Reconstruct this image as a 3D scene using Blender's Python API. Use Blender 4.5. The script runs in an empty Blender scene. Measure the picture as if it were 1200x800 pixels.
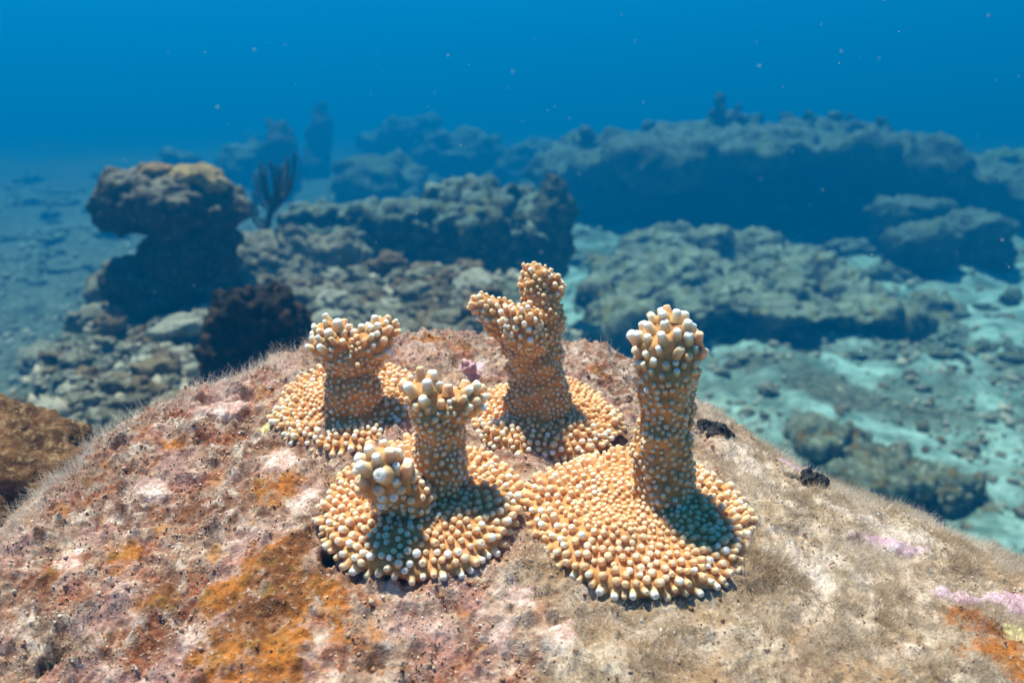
import bpy, bmesh, math, random
import numpy as np
from mathutils import Vector, Matrix, Quaternion

random.seed(7)
RNG = np.random.default_rng(7)
S = bpy.context.scene
COL = S.collection

# ------------------------------------------------------------------ camera
PITCH = math.radians(14.6)
FPX = 1039.0                                   # focal length in pixels of a 1200 px wide picture
cam_d = bpy.data.cameras.new("camera")
cam_d.sensor_width = 36.0
cam_d.lens = FPX / 1200.0 * 36.0
cam_d.clip_start = 0.01
cam_d.clip_end = 300.0
cam_d.dof.use_dof = True
cam_d.dof.focus_distance = 0.335
cam_d.dof.aperture_fstop = 13.0
cam = bpy.data.objects.new("camera", cam_d)
cam.rotation_euler = (math.pi / 2 - PITCH, 0, 0)
COL.objects.link(cam)
S.camera = cam

# ------------------------------------------------------------------ light
SUN_EL, SUN_AZ = math.radians(74), math.radians(-42)      # azimuth from +Y, negative = to the left
to_sun = Vector((math.sin(SUN_AZ) * math.cos(SUN_EL), math.cos(SUN_AZ) * math.cos(SUN_EL), math.sin(SUN_EL)))
w = bpy.data.worlds.new("World")
S.world = w
w.use_nodes = True
wn = w.node_tree
sky = wn.nodes.new("ShaderNodeTexSky")
sky.sky_type = 'NISHITA'
sky.sun_disc = False
sky.sun_elevation = SUN_EL
sky.sun_rotation = SUN_AZ
sky.air_density = 0.3
sky.ozone_density = 0.2
sky.dust_density = 0.0
bg = wn.nodes["Background"]
bg.inputs["Strength"].default_value = 0.05
wn.links.new(sky.outputs["Color"], bg.inputs["Color"])
sun_d = bpy.data.lights.new("sun", 'SUN')
sun_d.energy = 5.0
sun_d.angle = math.radians(2.5)
sun_d.color = (1.0, 0.74, 0.60)
sun = bpy.data.objects.new("sun", sun_d)
sun.rotation_euler = to_sun.to_track_quat('Z', 'Y').to_euler()
sun.location = (0, 0, 2)
COL.objects.link(sun)
S.view_settings.view_transform = 'Standard'
S.view_settings.look = 'None'
S.view_settings.gamma = 1.0
S.view_settings.exposure = 1.5
S.render.engine = 'CYCLES'
S.cycles.use_denoising = True
S.cycles.max_bounces = 6
S.cycles.diffuse_bounces = 3
S.cycles.glossy_bounces = 2
S.cycles.transmission_bounces = 2
S.cycles.transparent_max_bounces = 6
S.cycles.volume_bounces = 0
S.cycles.sample_clamp_indirect = 4.0

# sea water: extinction per metre and the share of it that scatters, for red, green and blue
EXT = (0.23, 0.150, 0.158)
ALB = (0.0, 0.34, 0.97)
HAZE_DENSITY = max(EXT)
HAZE_COLOR = tuple(e * a / HAZE_DENSITY for e, a in zip(EXT, ALB))
HAZE_ABSORB = tuple((1 - min(1, (1 - a) * e / HAZE_DENSITY / (1 - c))) ** 2 for e, a, c in zip(EXT, ALB, HAZE_COLOR))
HAZE_TOP = 2.8

# ------------------------------------------------------------------ projection helper
CF = Vector((0, math.cos(PITCH), -math.sin(PITCH)))
CU = Vector((0, math.sin(PITCH), math.cos(PITCH)))


def ray(px, py):
    return CF + CU * ((400 - py) / FPX) + Vector(((px - 600) / FPX, 0, 0))


def at(px, py, Y):
    d = ray(px, py)
    return d * (Y / d.y)


def mpp(Y):                                     # metres per picture pixel at about that distance
    return Y / 0.93 / FPX


# ------------------------------------------------------------------ noise
_r = np.random.default_rng(11)
PERM = np.concatenate([_r.permutation(256)] * 3).astype(np.int64)
GRAD = _r.normal(size=(256, 3))
GRAD /= np.linalg.norm(GRAD, axis=1)[:, None]
JIT = _r.random((256, 3))


def _h(i, j, k):
    return PERM[(PERM[(PERM[i & 255] + j) & 255] + k) & 255]


def perlin(p, freq=1.0, seed=0.0):
    flat = not p[:, 2].any()                    # points on a plane need four lattice corners, not eight
    q = p * freq + seed * 17.31
    if flat:
        q[:, 2] = math.floor(seed * 17.31)
    f = np.floor(q)
    i = f.astype(np.int64)
    t = q - f
    u = t * t * t * (t * (t * 6 - 15) + 10)
    out = np.zeros(len(p))
    for a in (0, 1):
        wa = u[:, 0] if a else 1 - u[:, 0]
        for b in (0, 1):
            wb = wa * (u[:, 1] if b else 1 - u[:, 1])
            for c in ((0,) if flat else (0, 1)):
                wc = u[:, 2] if c else 1 - u[:, 2]
                g = GRAD[_h(i[:, 0] + a, i[:, 1] + b, i[:, 2] + c)]
                d = g[:, 0] * (t[:, 0] - a) + g[:, 1] * (t[:, 1] - b) + g[:, 2] * (t[:, 2] - c)
                out += wb * wc * d
    return out * 1.6


def fbm(p, freq, octv=4, gain=0.5, seed=0.0):
    s, a = np.zeros(len(p)), 1.0
    for o in range(octv):
        s += a * perlin(p, freq * 2 ** o, seed + o * 3.7)
        a *= gain
    return s


def worley(p, freq, seed=0.0):
    q = p * freq + seed * 9.13
    f = np.floor(q).astype(np.int64)
    best = np.full(len(p), 9.0)
    flat = not p[:, 2].any()
    for a in (-1, 0, 1):
        for b in (-1, 0, 1):
            for c in ((0,) if flat else (-1, 0, 1)):
                J = JIT[_h(f[:, 0] + a, f[:, 1] + b, f[:, 2] + c)]
                d = (q[:, 0] - f[:, 0] - a - J[:, 0]) ** 2 + (q[:, 1] - f[:, 1] - b - J[:, 1]) ** 2
                if not flat:
                    d += (q[:, 2] - f[:, 2] - c - J[:, 2]) ** 2
                best = np.minimum(best, d)
    return np.sqrt(best)


def sstep(x, a, b):
    t = np.clip((x - a) / (b - a), 0, 1)
    return t * t * (3 - 2 * t)


# ------------------------------------------------------------------ object helpers
def tag(o, label=None, cat=None, group=None, kind=None):
    if label: o["label"] = label
    if cat: o["category"] = cat
    if group: o["group"] = group
    if kind: o["kind"] = kind
    return o


def empty(name, loc):
    o = bpy.data.objects.new(name, None)
    o.location = loc
    o.empty_display_size = 0.02
    COL.objects.link(o)
    return o


def add(name, me, mats, parent=None):
    o = bpy.data.objects.new(name, me)
    for m in (mats if isinstance(mats, (list, tuple)) else [mats]):
        if m.name not in [x.name for x in me.materials if x]:
            me.materials.append(m)
    COL.objects.link(o)
    if parent:
        o.parent = parent
        q = parent
        loc = Vector((0, 0, 0))
        while q:
            loc += Vector(q.location)
            q = q.parent
        o.location = -loc                        # meshes are made in world coordinates, parents are unrotated
    return o


def coords(me):
    a = np.empty(len(me.vertices) * 3, dtype=np.float32)
    me.vertices.foreach_get('co', a)
    return a.reshape(-1, 3).astype(np.float64)


def normals(me):
    a = np.empty(len(me.vertices) * 3, dtype=np.float32)
    me.vertices.foreach_get('normal', a)
    return a.reshape(-1, 3).astype(np.float64)


def set_coords(me, c):
    me.vertices.foreach_set('co', c.astype(np.float32).ravel())
    me.update()


def smooth(me):
    me.polygons.foreach_set('use_smooth', np.ones(len(me.polygons), dtype=bool))
    me.update()
    return me


def fattr(me, name, v):
    a = me.attributes.new(name, 'FLOAT', 'POINT')
    a.data.foreach_set('value', np.asarray(v, dtype=np.float32))


def mesh_np(name, v, f, k):
    """mesh from vertex and face arrays, k corners per face"""
    me = bpy.data.meshes.new(name)
    n, m = len(v), len(f)
    me.vertices.add(n)
    me.vertices.foreach_set('co', np.asarray(v, dtype=np.float32).ravel())
    me.loops.add(m * k)
    me.loops.foreach_set('vertex_index', np.asarray(f, dtype=np.int32).ravel())
    me.polygons.add(m)
    me.polygons.foreach_set('loop_start', np.arange(0, m * k, k, dtype=np.int32))
    me.polygons.foreach_set('loop_total', np.full(m, k, dtype=np.int32))
    me.update(calc_edges=True)
    return me


def grid_mesh(name, V, nu, nv):
    idx = np.arange(nu * nv).reshape(nv, nu)
    f = np.stack([idx[:-1, :-1], idx[:-1, 1:], idx[1:, 1:], idx[1:, :-1]], -1).reshape(-1, 4)
    return mesh_np(name, V, f, 4)


def blob(name, shapes, voxel, smooth_it=4, sm_fac=0.5):
    """union of ellipsoids / sphere chains, welded into one skin.
    shapes: (centre, radii, rotation z, tilt) or a list of (point, radius)"""
    bm = bmesh.new()
    for s in shapes:
        if isinstance(s, list):                 # chain of (point, radius)
            for (p, r), (p2, r2) in zip(s[:-1], s[1:]):
                p, p2 = Vector(p), Vector(p2)
                n = max(2, int((p2 - p).length / (0.3 * min(r, r2))) + 1)
                for i in range(n + 1):
                    t = i / n
                    bmesh.ops.create_icosphere(bm, subdivisions=2, radius=r + (r2 - r) * t,
                                               matrix=Matrix.Translation(p.lerp(p2, t)))
        else:
            c, rad, rz, tilt = (tuple(s) + (0, 0))[:4]
            M = Matrix.Translation(c) @ Matrix.Rotation(rz, 4, 'Z') @ Matrix.Rotation(tilt, 4, 'X') @ Matrix.Diagonal((*rad, 1))
            bmesh.ops.create_icosphere(bm, subdivisions=4, radius=1.0, matrix=M)
    me = bpy.data.meshes.new(name)
    bm.to_mesh(me)
    bm.free()
    o = bpy.data.objects.new("remesh", me)
    COL.objects.link(o)
    m = o.modifiers.new("r", 'REMESH')
    m.mode = 'VOXEL'
    m.voxel_size = voxel
    if smooth_it:
        q = o.modifiers.new("s", 'SMOOTH')
        q.iterations = smooth_it
        q.factor = sm_fac
    dg = bpy.context.evaluated_depsgraph_get()
    out = bpy.data.meshes.new_from_object(o.evaluated_get(dg))
    out.name = name
    bpy.data.objects.remove(o)
    bpy.data.meshes.remove(me)
    return smooth(out)


def roughen(me, layers):
    """layers: (kind, frequency, amplitude, seed) pushed along the normals"""
    for kind, fr, amp, sd in layers:
        c, n = coords(me), normals(me)
        if kind == 'f':
            d = fbm(c, fr, 4, 0.55, sd)
        elif kind == 'w':                       # rounded knobs
            d = 0.55 - worley(c, fr, sd)
        elif kind == 'p':                       # pits
            d = -sstep(0.42 - worley(c, fr, sd), 0, 0.3)
        set_coords(me, c + n * (amp * d)[:, None])
    return smooth(me)


# ------------------------------------------------------------------ materials
class NT:
    def __init__(s, name, rough=0.8, spec=0.3):
        s.m = bpy.data.materials.new(name)
        s.m.use_nodes = True
        s.t = s.m.node_tree
        s.b = s.t.nodes["Principled BSDF"]
        s.b.inputs["Roughness"].default_value = rough
        s.b.inputs["Specular IOR Level"].default_value = spec
        tc = s.t.nodes.new("ShaderNodeNewGeometry")
        s.pos = tc.outputs["Position"]

    def n(s, t, **kw):
        q = s.t.nodes.new(t)
        for k, v in kw.items():
            setattr(q, k, v)
        return q

    def put(s, sock, v):
        if hasattr(v, 'links') or hasattr(v, 'is_linked'):
            s.t.links.new(v, sock)
        elif isinstance(v, (tuple, list)):
            sock.default_value = (*v, 1.0) if len(v) == 3 else v
        else:
            sock.default_value = v

    def noise(s, scale, detail=4, rough=0.6, dist=0.0, off=0.0):
        q = s.n("ShaderNodeTexNoise", noise_dimensions='4D')
        s.t.links.new(s.pos, q.inputs["Vector"])
        q.inputs["Scale"].default_value = scale
        q.inputs["Detail"].default_value = detail
        q.inputs["Roughness"].default_value = rough
        q.inputs["Distortion"].default_value = dist
        q.inputs["W"].default_value = off
        return q.outputs[0]

    def voro(s, scale, feature='F1', rnd=1.0):
        q = s.n("ShaderNodeTexVoronoi", feature=feature)
        s.t.links.new(s.pos, q.inputs["Vector"])
        q.inputs["Scale"].default_value = scale
        q.inputs["Randomness"].default_value = rnd
        return q

    def ramp(s, v, a, b, interp='SMOOTHSTEP'):
        q = s.n("ShaderNodeMapRange", interpolation_type=interp)
        s.put(q.inputs["Value"], v)
        q.inputs["From Min"].default_value = a
        q.inputs["From Max"].default_value = b
        return q.outputs[0]

    def mix(s, f, a, b, mode='MIX'):
        q = s.n("ShaderNodeMix", data_type='RGBA', blend_type=mode)
        s.put(q.inputs[0], f)
        s.put(q.inputs[6], a)
        s.put(q.inputs[7], b)
        return q.outputs[2]

    def math(s, op, a, b=0.0):
        q = s.n("ShaderNodeMath", operation=op)
        s.put(q.inputs[0], a)
        s.put(q.inputs[1], b)
        return q.outputs[0]

    def attr(s, name):
        return s.n("ShaderNodeAttribute", attribute_name=name).outputs["Fac"]

    def col(s, c):
        s.put(s.b.inputs["Base Color"], c)

    def bump(s, h, dist, strength=1.0):
        q = s.n("ShaderNodeBump")
        q.inputs["Distance"].default_value = dist
        q.inputs["Strength"].default_value = strength
        s.put(q.inputs["Height"], h)
        s.t.links.new(q.outputs["Normal"], s.b.inputs["Normal"])


def mat_coral():
    s = NT("coral_tissue", 0.55, 0.25)
    tip = s.attr("tip")
    n1 = s.noise(160, 3)
    low = s.mix(s.ramp(n1, 0.35, 0.7), (0.66, 0.268, 0.075), (0.76, 0.385, 0.16))
    c = s.mix(s.ramp(tip, 0.0, 0.5), low, (0.84, 0.525, 0.30))
    c = s.mix(s.ramp(tip, 0.55, 1.0), c, s.mix(s.ramp(s.noise(55, 2, .5, 0, 6.0), .42, .62), (0.84, 0.56, 0.36), (0.91, 0.74, 0.57)))
    s.col(c)
    s.b.inputs["Subsurface Weight"].default_value = 0.5
    s.b.inputs["Subsurface Radius"].default_value = (1.0, 0.5, 0.22)
    s.b.inputs["Subsurface Scale"].default_value = 0.0055
    s.bump(s.noise(2200, 3), 0.0004, 0.6)
    return s.m


def mat_coral_pale():                            # big growing tips, nearly white
    s = NT("coral_growing_tip", 0.52, 0.25)
    tip = s.attr("tip")
    c = s.mix(s.ramp(tip, 0.0, 0.55), (0.74, 0.43, 0.16), (0.87, 0.68, 0.46))
    c = s.mix(s.ramp(tip, 0.50, 0.95), c, (0.93, 0.91, 0.88))
    s.col(c)
    s.b.inputs["Subsurface Weight"].default_value = 0.5
    s.b.inputs["Subsurface Radius"].default_value = (1.0, 0.6, 0.35)
    s.b.inputs["Subsurface Scale"].default_value = 0.0055
    s.bump(s.noise(2200, 3), 0.0004, 0.5)
    return s.m


def mat_host():
    s = NT("crusted_rock", 0.75, 0.3)
    a, b, d = s.noise(34, 6, 0.65, 0.4), s.noise(120, 5, 0.7, 0.3, 3.0), s.noise(460, 4, 0.7, 0, 5.0)
    c = s.mix(s.ramp(a, 0.36, 0.64), (0.17, 0.068, 0.038), (0.45, 0.30, 0.22))
    c = s.mix(s.ramp(b, 0.46, 0.68), c, (0.70, 0.58, 0.50))
    red = s.ramp(s.noise(60, 5, 0.75, 0.6, 8.0), 0.49, 0.60)
    c = s.mix(s.math('MULTIPLY', red, 0.85), c, s.mix(s.ramp(d, .4, .6), (0.22, 0.05, 0.016), (0.42, 0.14, 0.05)))
    mv = s.ramp(s.noise(28, 5, 0.65, 0.8, 12.0), 0.50, 0.60)
    c = s.mix(s.math('MULTIPLY', mv, 0.45), c, (0.52, 0.31, 0.30))
    og = s.ramp(s.noise(85, 4, 0.65, 0.5, 16.0), 0.58, 0.68)
    c = s.mix(s.math('MULTIPLY', og, 0.7), c, (0.50, 0.21, 0.04))
    c = s.mix(s.math('MULTIPLY', s.attr("olive"), 0.8), c,
              s.mix(s.ramp(b, 0.38, 0.62), (0.27, 0.20, 0.12), (0.62, 0.52, 0.42)))
    lg = s.noise(17, 4, .6, .5, 22.0)
    c = s.mix(s.math('MULTIPLY', s.math('MULTIPLY', s.ramp(lg, .50, .62), s.attr("olive")), .7), c, (0.34, 0.19, 0.085))
    c = s.mix(s.math('MULTIPLY', s.math('MULTIPLY', s.ramp(lg, .46, .36), s.attr("olive")), .6), c, (0.74, 0.64, 0.60))
    rc = s.mix(s.ramp(a, 0.4, 0.6), (0.17, 0.055, 0.012), (0.50, 0.165, 0.016))
    rc = s.mix(s.ramp(b, 0.48, 0.64), rc, (0.30, 0.15, 0.03))
    rc = s.mix(s.math('MULTIPLY', s.ramp(d, 0.48, 0.34), .8), rc, (0.09, 0.03, 0.01))
    c = s.mix(s.math('MULTIPLY', s.attr("rust"), s.ramp(s.noise(75, 4, .7, .4, 31.0), .34, .50)), c, rc)
    pk = s.mix(s.ramp(b, 0.4, 0.65), (0.72, 0.46, 0.42), (0.85, 0.72, 0.68))
    c = s.mix(s.math('MULTIPLY', s.attr("pink"), s.ramp(d, .62, .40)), c, pk)
    c = s.mix(s.attr("mauve"), c, s.mix(s.ramp(b, 0.4, 0.6), (0.52, 0.30, 0.40), (0.72, 0.56, 0.64)))
    c = s.mix(s.attr("black"), c, (0.012, 0.010, 0.012))
    c = s.mix(s.attr("lemon"), c, (0.72, 0.66, 0.30))
    # fine salt-and-pepper grain
    c = s.mix(s.math('MULTIPLY', s.ramp(d, 0.57, 0.72), 0.7), c, (0.80, 0.70, 0.60))
    c = s.mix(s.math('MULTIPLY', s.ramp(d, 0.43, 0.30), 0.7), c, (0.06, 0.025, 0.015))
    s.col(c)
    h = s.math('ADD', s.math('MULTIPLY', b, 0.7), s.math('MULTIPLY', d, 0.5))
    s.bump(h, 0.003, 0.7)
    return s.m


def mat_reef(name, dark, mid, pale, sc, spots=None, bump=0.03, lit_top=None):
    s = NT(name, 0.9, 0.15)
    a, b, d = s.noise(sc, 5, 0.65, 0.3), s.noise(sc * 4, 5, 0.7, 0.2, 2.0), s.noise(sc * 16, 3, 0.7, 0, 4.0)
    c = s.mix(s.ramp(a, 0.36, 0.62), dark, mid)
    c = s.mix(s.ramp(b, 0.48, 0.66), c, pale)
    c = s.mix(s.math('MULTIPLY', s.ramp(d, 0.46, 0.32), 0.7), c, dark)
    if lit_top:                                     # silt tone painted on up-facing ground: tops look lit, dark faces shaded
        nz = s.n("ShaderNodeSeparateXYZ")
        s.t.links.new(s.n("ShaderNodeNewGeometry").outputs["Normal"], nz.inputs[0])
        faces_up = s.ramp(s.math('ADD', nz.outputs["Z"], s.math('MULTIPLY', s.math('SUBTRACT', b, 0.5), 1.6)), 0.35, 0.95)
        c = s.mix(s.math('MULTIPLY', faces_up, 0.85), c, s.mix(s.ramp(s.math('ADD', s.math('MULTIPLY', d, .5), s.math('MULTIPLY', a, .5)), .40, .58), lit_top, tuple(x * .38 for x in lit_top)))
    if spots:
        c = s.mix(s.ramp(s.noise(sc * 2.2, 4, 0.65, 0.5, 9.0), 0.53, 0.63), c, spots)
    s.col(c)
    s.bump(s.math('ADD', b, s.math('MULTIPLY', d, 0.4)), bump, 0.9)
    return s.m


def mat_seabed():
    s = NT("seabed_sand", 0.95, 0.1)
    a, b, d = s.noise(1.6, 5, 0.6, 0.5), s.noise(7, 6, 0.7, 0.3, 2.0), s.noise(42, 4, 0.7, 0, 4.0)
    sand = s.mix(s.ramp(b, 0.38, 0.64), (0.12, 0.20, 0.17), (0.46, 0.68, 0.62))
    rub = s.mix(s.ramp(d, 0.38, 0.62), (0.045, 0.052, 0.04), (0.19, 0.21, 0.15))
    f = s.math('MAXIMUM', s.attr("rubble"), s.ramp(a, 0.48, 0.64))
    c = s.mix(f, sand, rub)
    c = s.mix(s.math('MULTIPLY', s.ramp(d, 0.42, 0.30), 0.6), c, (0.08, 0.07, 0.05))
    s.col(c)
    s.bump(s.math('ADD', b, s.math('MULTIPLY', d, 0.5)), 0.04, 0.9)
    return s.m


def mat_turf():
    s = NT("turf_filament", 0.6, 0.2)
    t, tone = s.attr("along"), s.attr("tone")
    c = s.mix(s.ramp(tone, 0.0, 0.5, 'LINEAR'), (0.42, 0.30, 0.18), (0.66, 0.54, 0.40))
    c = s.mix(s.ramp(tone, 0.5, 1.0, 'LINEAR'), c, (0.86, 0.78, 0.70))
    s.col(c)
    tr = s.n("ShaderNodeBsdfTranslucent")
    s.put(tr.inputs["Color"], c)
    mx = s.n("ShaderNodeMixShader")
    mx.inputs[0].default_value = 0.45
    s.t.links.new(s.b.outputs[0], mx.inputs[1])
    s.t.links.new(tr.outputs[0], mx.inputs[2])
    s.t.links.new(mx.outputs[0], s.t.nodes["Material Output"].inputs["Surface"])
    return s.m


def mat_grit():
    s = NT("grit_grain", 0.8, 0.25)
    tone = s.attr("tone")
    q = s.n("ShaderNodeValToRGB")
    s.put(q.inputs[0], tone)
    e = q.color_ramp.elements
    e[0].color = (0.13, 0.055, 0.035, 1)
    e[1].position = 1.0
    e[1].color = (0.82, 0.76, 0.68, 1)
    for p, c in ((0.18, (0.20, 0.08, 0.035)), (0.38, (0.42, 0.22, 0.12)), (0.55, (0.52, 0.40, 0.30)), (0.78, (0.68, 0.54, 0.46))):
        x = e.new(p)
        x.color = (*c, 1)
    s.col(q.outputs[0])
    return s.m


def mat_plain(name, c, rough=0.8, c2=None, sc=30):
    s = NT(name, rough, 0.2)
    s.col(s.mix(s.ramp(s.noise(sc, 4), 0.38, 0.62), c, c2 or tuple(x * 0.6 for x in c)))
    return s.m


M_CORAL, M_TIP, M_HOST = mat_coral(), mat_coral_pale(), mat_host()
M_SEA, M_TURF, M_GRIT = mat_seabed(), mat_turf(), mat_grit()
M_HEAD = mat_reef("dead_coral_crust", (0.03, 0.025, 0.018), (0.075, 0.062, 0.045), (0.15, 0.13, 0.10), 14, bump=0.012, lit_top=(0.36, 0.33, 0.25))
M_HEADTOP = mat_reef("tan_crust", (0.22, 0.13, 0.05), (0.48, 0.34, 0.15), (0.62, 0.52, 0.30), 30, bump=0.008)
M_DARK = mat_reef("dark_sponge_rock", (0.014, 0.011, 0.008), (0.038, 0.027, 0.018), (0.07, 0.052, 0.036), 16, spots=(0.10, 0.048, 0.022), bump=0.012)
M_LEDGE = mat_reef("ledge_limestone", (0.025, 0.028, 0.02), (0.07, 0.07, 0.05), (0.14, 0.14, 0.10), 7, spots=(0.22, 0.19, 0.06), bump=0.03, lit_top=(0.33, 0.44, 0.36))
M_FAR = mat_reef("far_limestone", (0.025, 0.028, 0.022), (0.07, 0.07, 0.05), (0.14, 0.14, 0.10), 4, spots=(0.16, 0.20, 0.08), bump=0.05, lit_top=(0.23, 0.32, 0.27))
M_STONE = mat_reef("rubble_limestone", (0.09, 0.085, 0.06), (0.25, 0.24, 0.18), (0.42, 0.40, 0.31), 20, bump=0.008)
M_WHIP = mat_plain("sea_rod_skin", (0.035, 0.026, 0.018), 0.8, (0.065, 0.048, 0.034), 60)
M_FARSOFT = mat_plain("far_soft_coral", (0.035, 0.03, 0.035), 0.8, (0.07, 0.06, 0.06), 10)

# ------------------------------------------------------------------ coral-bearing rock: height sheet through surveyed points
CTRL = []


def ctl(px, py, Y, dz=0.0):
    p = at(px, py, Y)
    CTRL.append((p.x, p.y, p.z + dz))
    return p


for c_ in [(745, 605, .300), (500, 592, .300), (640, 492, .362), (412, 480, .362), (600, 690, .262), (300, 600, .298), (900, 640, .285),
           (250, 520, .345), (160, 600, .305), (600, 800, .230), (250, 800, .230), (-50, 800, .228), (950, 800, .228), (1250, 810, .228),
           (60, 700, .262), (1080, 700, .268), (1220, 740, .258), (560, 440, .405), (780, 500, .365), (-80, 740, .245)]:
    ctl(*c_)
SIL = [(-90, 700, .272), (0, 640, .292), (60, 575, .322), (130, 512, .36), (260, 452, .405), (370, 408, .435), (480, 392, .455),
       (600, 397, .46), (700, 411, .452), (830, 478, .41), (960, 560, .368), (1080, 612, .34), (1200, 662, .316), (1300, 700, .30)]
for c_ in SIL:
    ctl(*c_)
    for dy_, dz_ in ((.05, -.014), (.13, -.075), (.26, -.24)):
        p_ = at(c_[0], c_[1], c_[2] + dy_)
        CTRL.append((p_.x, p_.y, p_.z + dz_))
for x_ in (-.25, -.1, .1, .25):
    CTRL.append((x_, .08, -.235))
    CTRL.append((x_, -.08, -.34))
CTRL = np.array(CTRL)


def _tps_fit(P, lam=2e-6):
    n = len(P)
    d2 = ((P[:, None, :2] - P[None, :, :2]) ** 2).sum(-1)
    K = 0.5 * d2 * np.log(d2 + 1e-12) + np.eye(n) * lam
    T = np.c_[np.ones(n), P[:, :2]]
    A = np.block([[K, T], [T.T, np.zeros((3, 3))]])
    return np.linalg.solve(A, np.r_[P[:, 2], 0, 0, 0])


_TW = _tps_fit(CTRL)


def rock_base(x, y):
    x, y = np.atleast_1d(x).astype(float), np.atleast_1d(y).astype(float)
    out = np.empty(len(x))
    for s0 in range(0, len(x), 20000):
        xs, ys = x[s0:s0 + 20000], y[s0:s0 + 20000]
        d2 = (xs[:, None] - CTRL[None, :, 0]) ** 2 + (ys[:, None] - CTRL[None, :, 1]) ** 2
        out[s0:s0 + 20000] = (0.5 * d2 * np.log(d2 + 1e-12)) @ _TW[:-3] + _TW[-3] + _TW[-2] * xs + _TW[-1] * ys
    return out


def rock_hit(px, py):
    """where the picture ray meets the smooth rock"""
    Y = np.linspace(.18, .52, 700)
    d = ray(px, py)
    x, z = d.x / d.y * Y, d.z / d.y * Y
    g = z - rock_base(x, Y)
    k = int(np.argmax(g < 0)) if (g < 0).any() else 699
    return Vector((x[k], Y[k], z[k]))


def rock_normal(x, y):
    e = .004
    z = rock_base([x + e, x - e, x, x], [y, y, y + e, y - e])
    return Vector((-(z[0] - z[1]) / (2 * e), -(z[2] - z[3]) / (2 * e), 1)).normalized()


def relief(x, y, masks=None):
    """bumps and pits on the smooth rock"""
    P = np.c_[x, y, np.zeros(len(x))]
    h = .0045 * fbm(P, 24, 3, .5, 1) + .0036 * fbm(P, 85, 4, .66, 2)
    wv = worley(P + .004 * np.c_[perlin(P, 120, 4), perlin(P, 120, 5), np.zeros(len(x))], 150, 3)
    h += .0022 * (0.5 - wv)
    pit = sstep(perlin(P, 70, 6), .36, .66)
    h -= .0045 * pit
    return h


def patch(x, y, spec):
    """irregular blotches; spec: picture position, radius in metres, stretch"""
    m = np.zeros(len(x))
    for px, py, rad, sx, sy in spec:
        c = rock_hit(px, py)
        d0 = np.sqrt(((x - c.x) / sx) ** 2 + ((y - c.y) / sy) ** 2) / rad
        k = d0 < 2.6
        P = np.c_[x[k], y[k], np.zeros(k.sum())]
        d = d0[k] + .42 * fbm(P, 55, 4, .6, 21) + .35 * fbm(P, 170, 3, .6, 23)
        m[k] = np.maximum(m[k], sstep(d, 1.15, .6))
    return m


RUST = [(318, 745, .022, 1.05, 1.2), (335, 665, .013, 1.2, 1.0), (260, 700, .009, 1.3, 1.0), (140, 650, .006, 1.4, 1), (190, 700, .007, 1.3, .9), (110, 560, .005, 1.4, .8), (200, 520, .005, 1.5, .7), (330, 572, .009, 1.3, 1.1), (372, 690, .007, 1, 1), (1145, 728, .009, 1.7, .9), (1175, 765, .011, 1.4, 1.0), (1200, 790, .009, 1.3, 1),
        (505, 405, .010, 1.6, .8), (545, 412, .008, 1.2, .7), (455, 412, .006, 1, 1), (60, 680, .004, 1, 1.4), (215, 600, .003, 1.5, 1), (250, 770, .008, 1, 1), (860, 500, .005, 1.4, .7), (700, 440, .007, 1.2, .8)]
PINK = [(332, 541, .0075, 1.2, .9), (358, 590, .008, .8, 1.3), (185, 575, .0055, 1.6, .8), (85, 660, .005, 1, 1.3), (660, 745, .006, 1, 1), (610, 705, .006, 1.3, .8), (260, 480, .006, 1.8, .8), (590, 745, .004, 1, 1)]
MAUVE = [(935, 550, .006, 1.2, 1.2), (1185, 708, .0075, 1.3, 1.2), (1120, 700, .005, 1.8, .8), (1050, 640, .006, 2.2, .7), (560, 432, .003, 1, 1)]
BLACK = [(942, 566, .0048, 1.3, .8), (832, 505, .0055, 1.4, .7), (730, 470, .004, 1.3, .7), (265, 440, .003, 2, .5), (60, 770, .005, 1, 1), (385, 655, .004, .8, 1)]
LEMON = [(1192, 740, .0045, 1, 1.3), (310, 500, .004, 1.4, .7)]


def axis_nodes(lo, hi, flo, fhi, nf, nc):
    a = np.linspace(lo, flo, nc, endpoint=False)
    b = np.linspace(flo, fhi, nf, endpoint=False)
    c = np.linspace(fhi, hi, nc)
    return np.r_[a, b, c]


gx = axis_nodes(-.75, .75, -.24, .24, 800, 60)
gy = axis_nodes(-.25, .95, .17, .50, 560, 50)
GX, GY = np.meshgrid(gx, gy)
X, Yv = GX.ravel(), GY.ravel()
Zb = rock_base(X, Yv)
Zb = np.maximum(Zb, -1.1 - .2 * np.hypot(X, Yv))
rust, pink, mauve, black, lemon = (patch(X, Yv, q) for q in (RUST, PINK, MAUVE, BLACK, LEMON))
Pn = np.c_[X, Yv, np.zeros(len(X))]
olive = sstep(X - .55 * (Yv - .24) + .05 * fbm(Pn, 14, 3, .5, 31), -.035, .02) * sstep(Yv, .43, .36)
rel = relief(X, Yv)
calm = np.clip(.75 * pink + .3 * rust + .5 * mauve, 0, .8)
rel *= 1 - .45 * olive
Z = Zb + rust * (.0022 * (.5 - worley(Pn, 190, 8)) + .0012 * fbm(Pn, 90, 3, .5, 9)) + rel * (1 - calm) - .004 * black + .0012 * (pink + mauve)
host_me = smooth(grid_mesh("host_boulder", np.c_[X, Yv, Z], len(gx), len(gy)))
for nm, v in (("rust", rust), ("pink", pink), ("mauve", mauve), ("black", black), ("lemon", lemon), ("olive", olive)):
    fattr(host_me, nm, v)
host = add("boulder", host_me, M_HOST)
tag(host, "broad pinkish brown boulder crusted with algae that carries the four orange coral fragments", "boulder")


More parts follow.
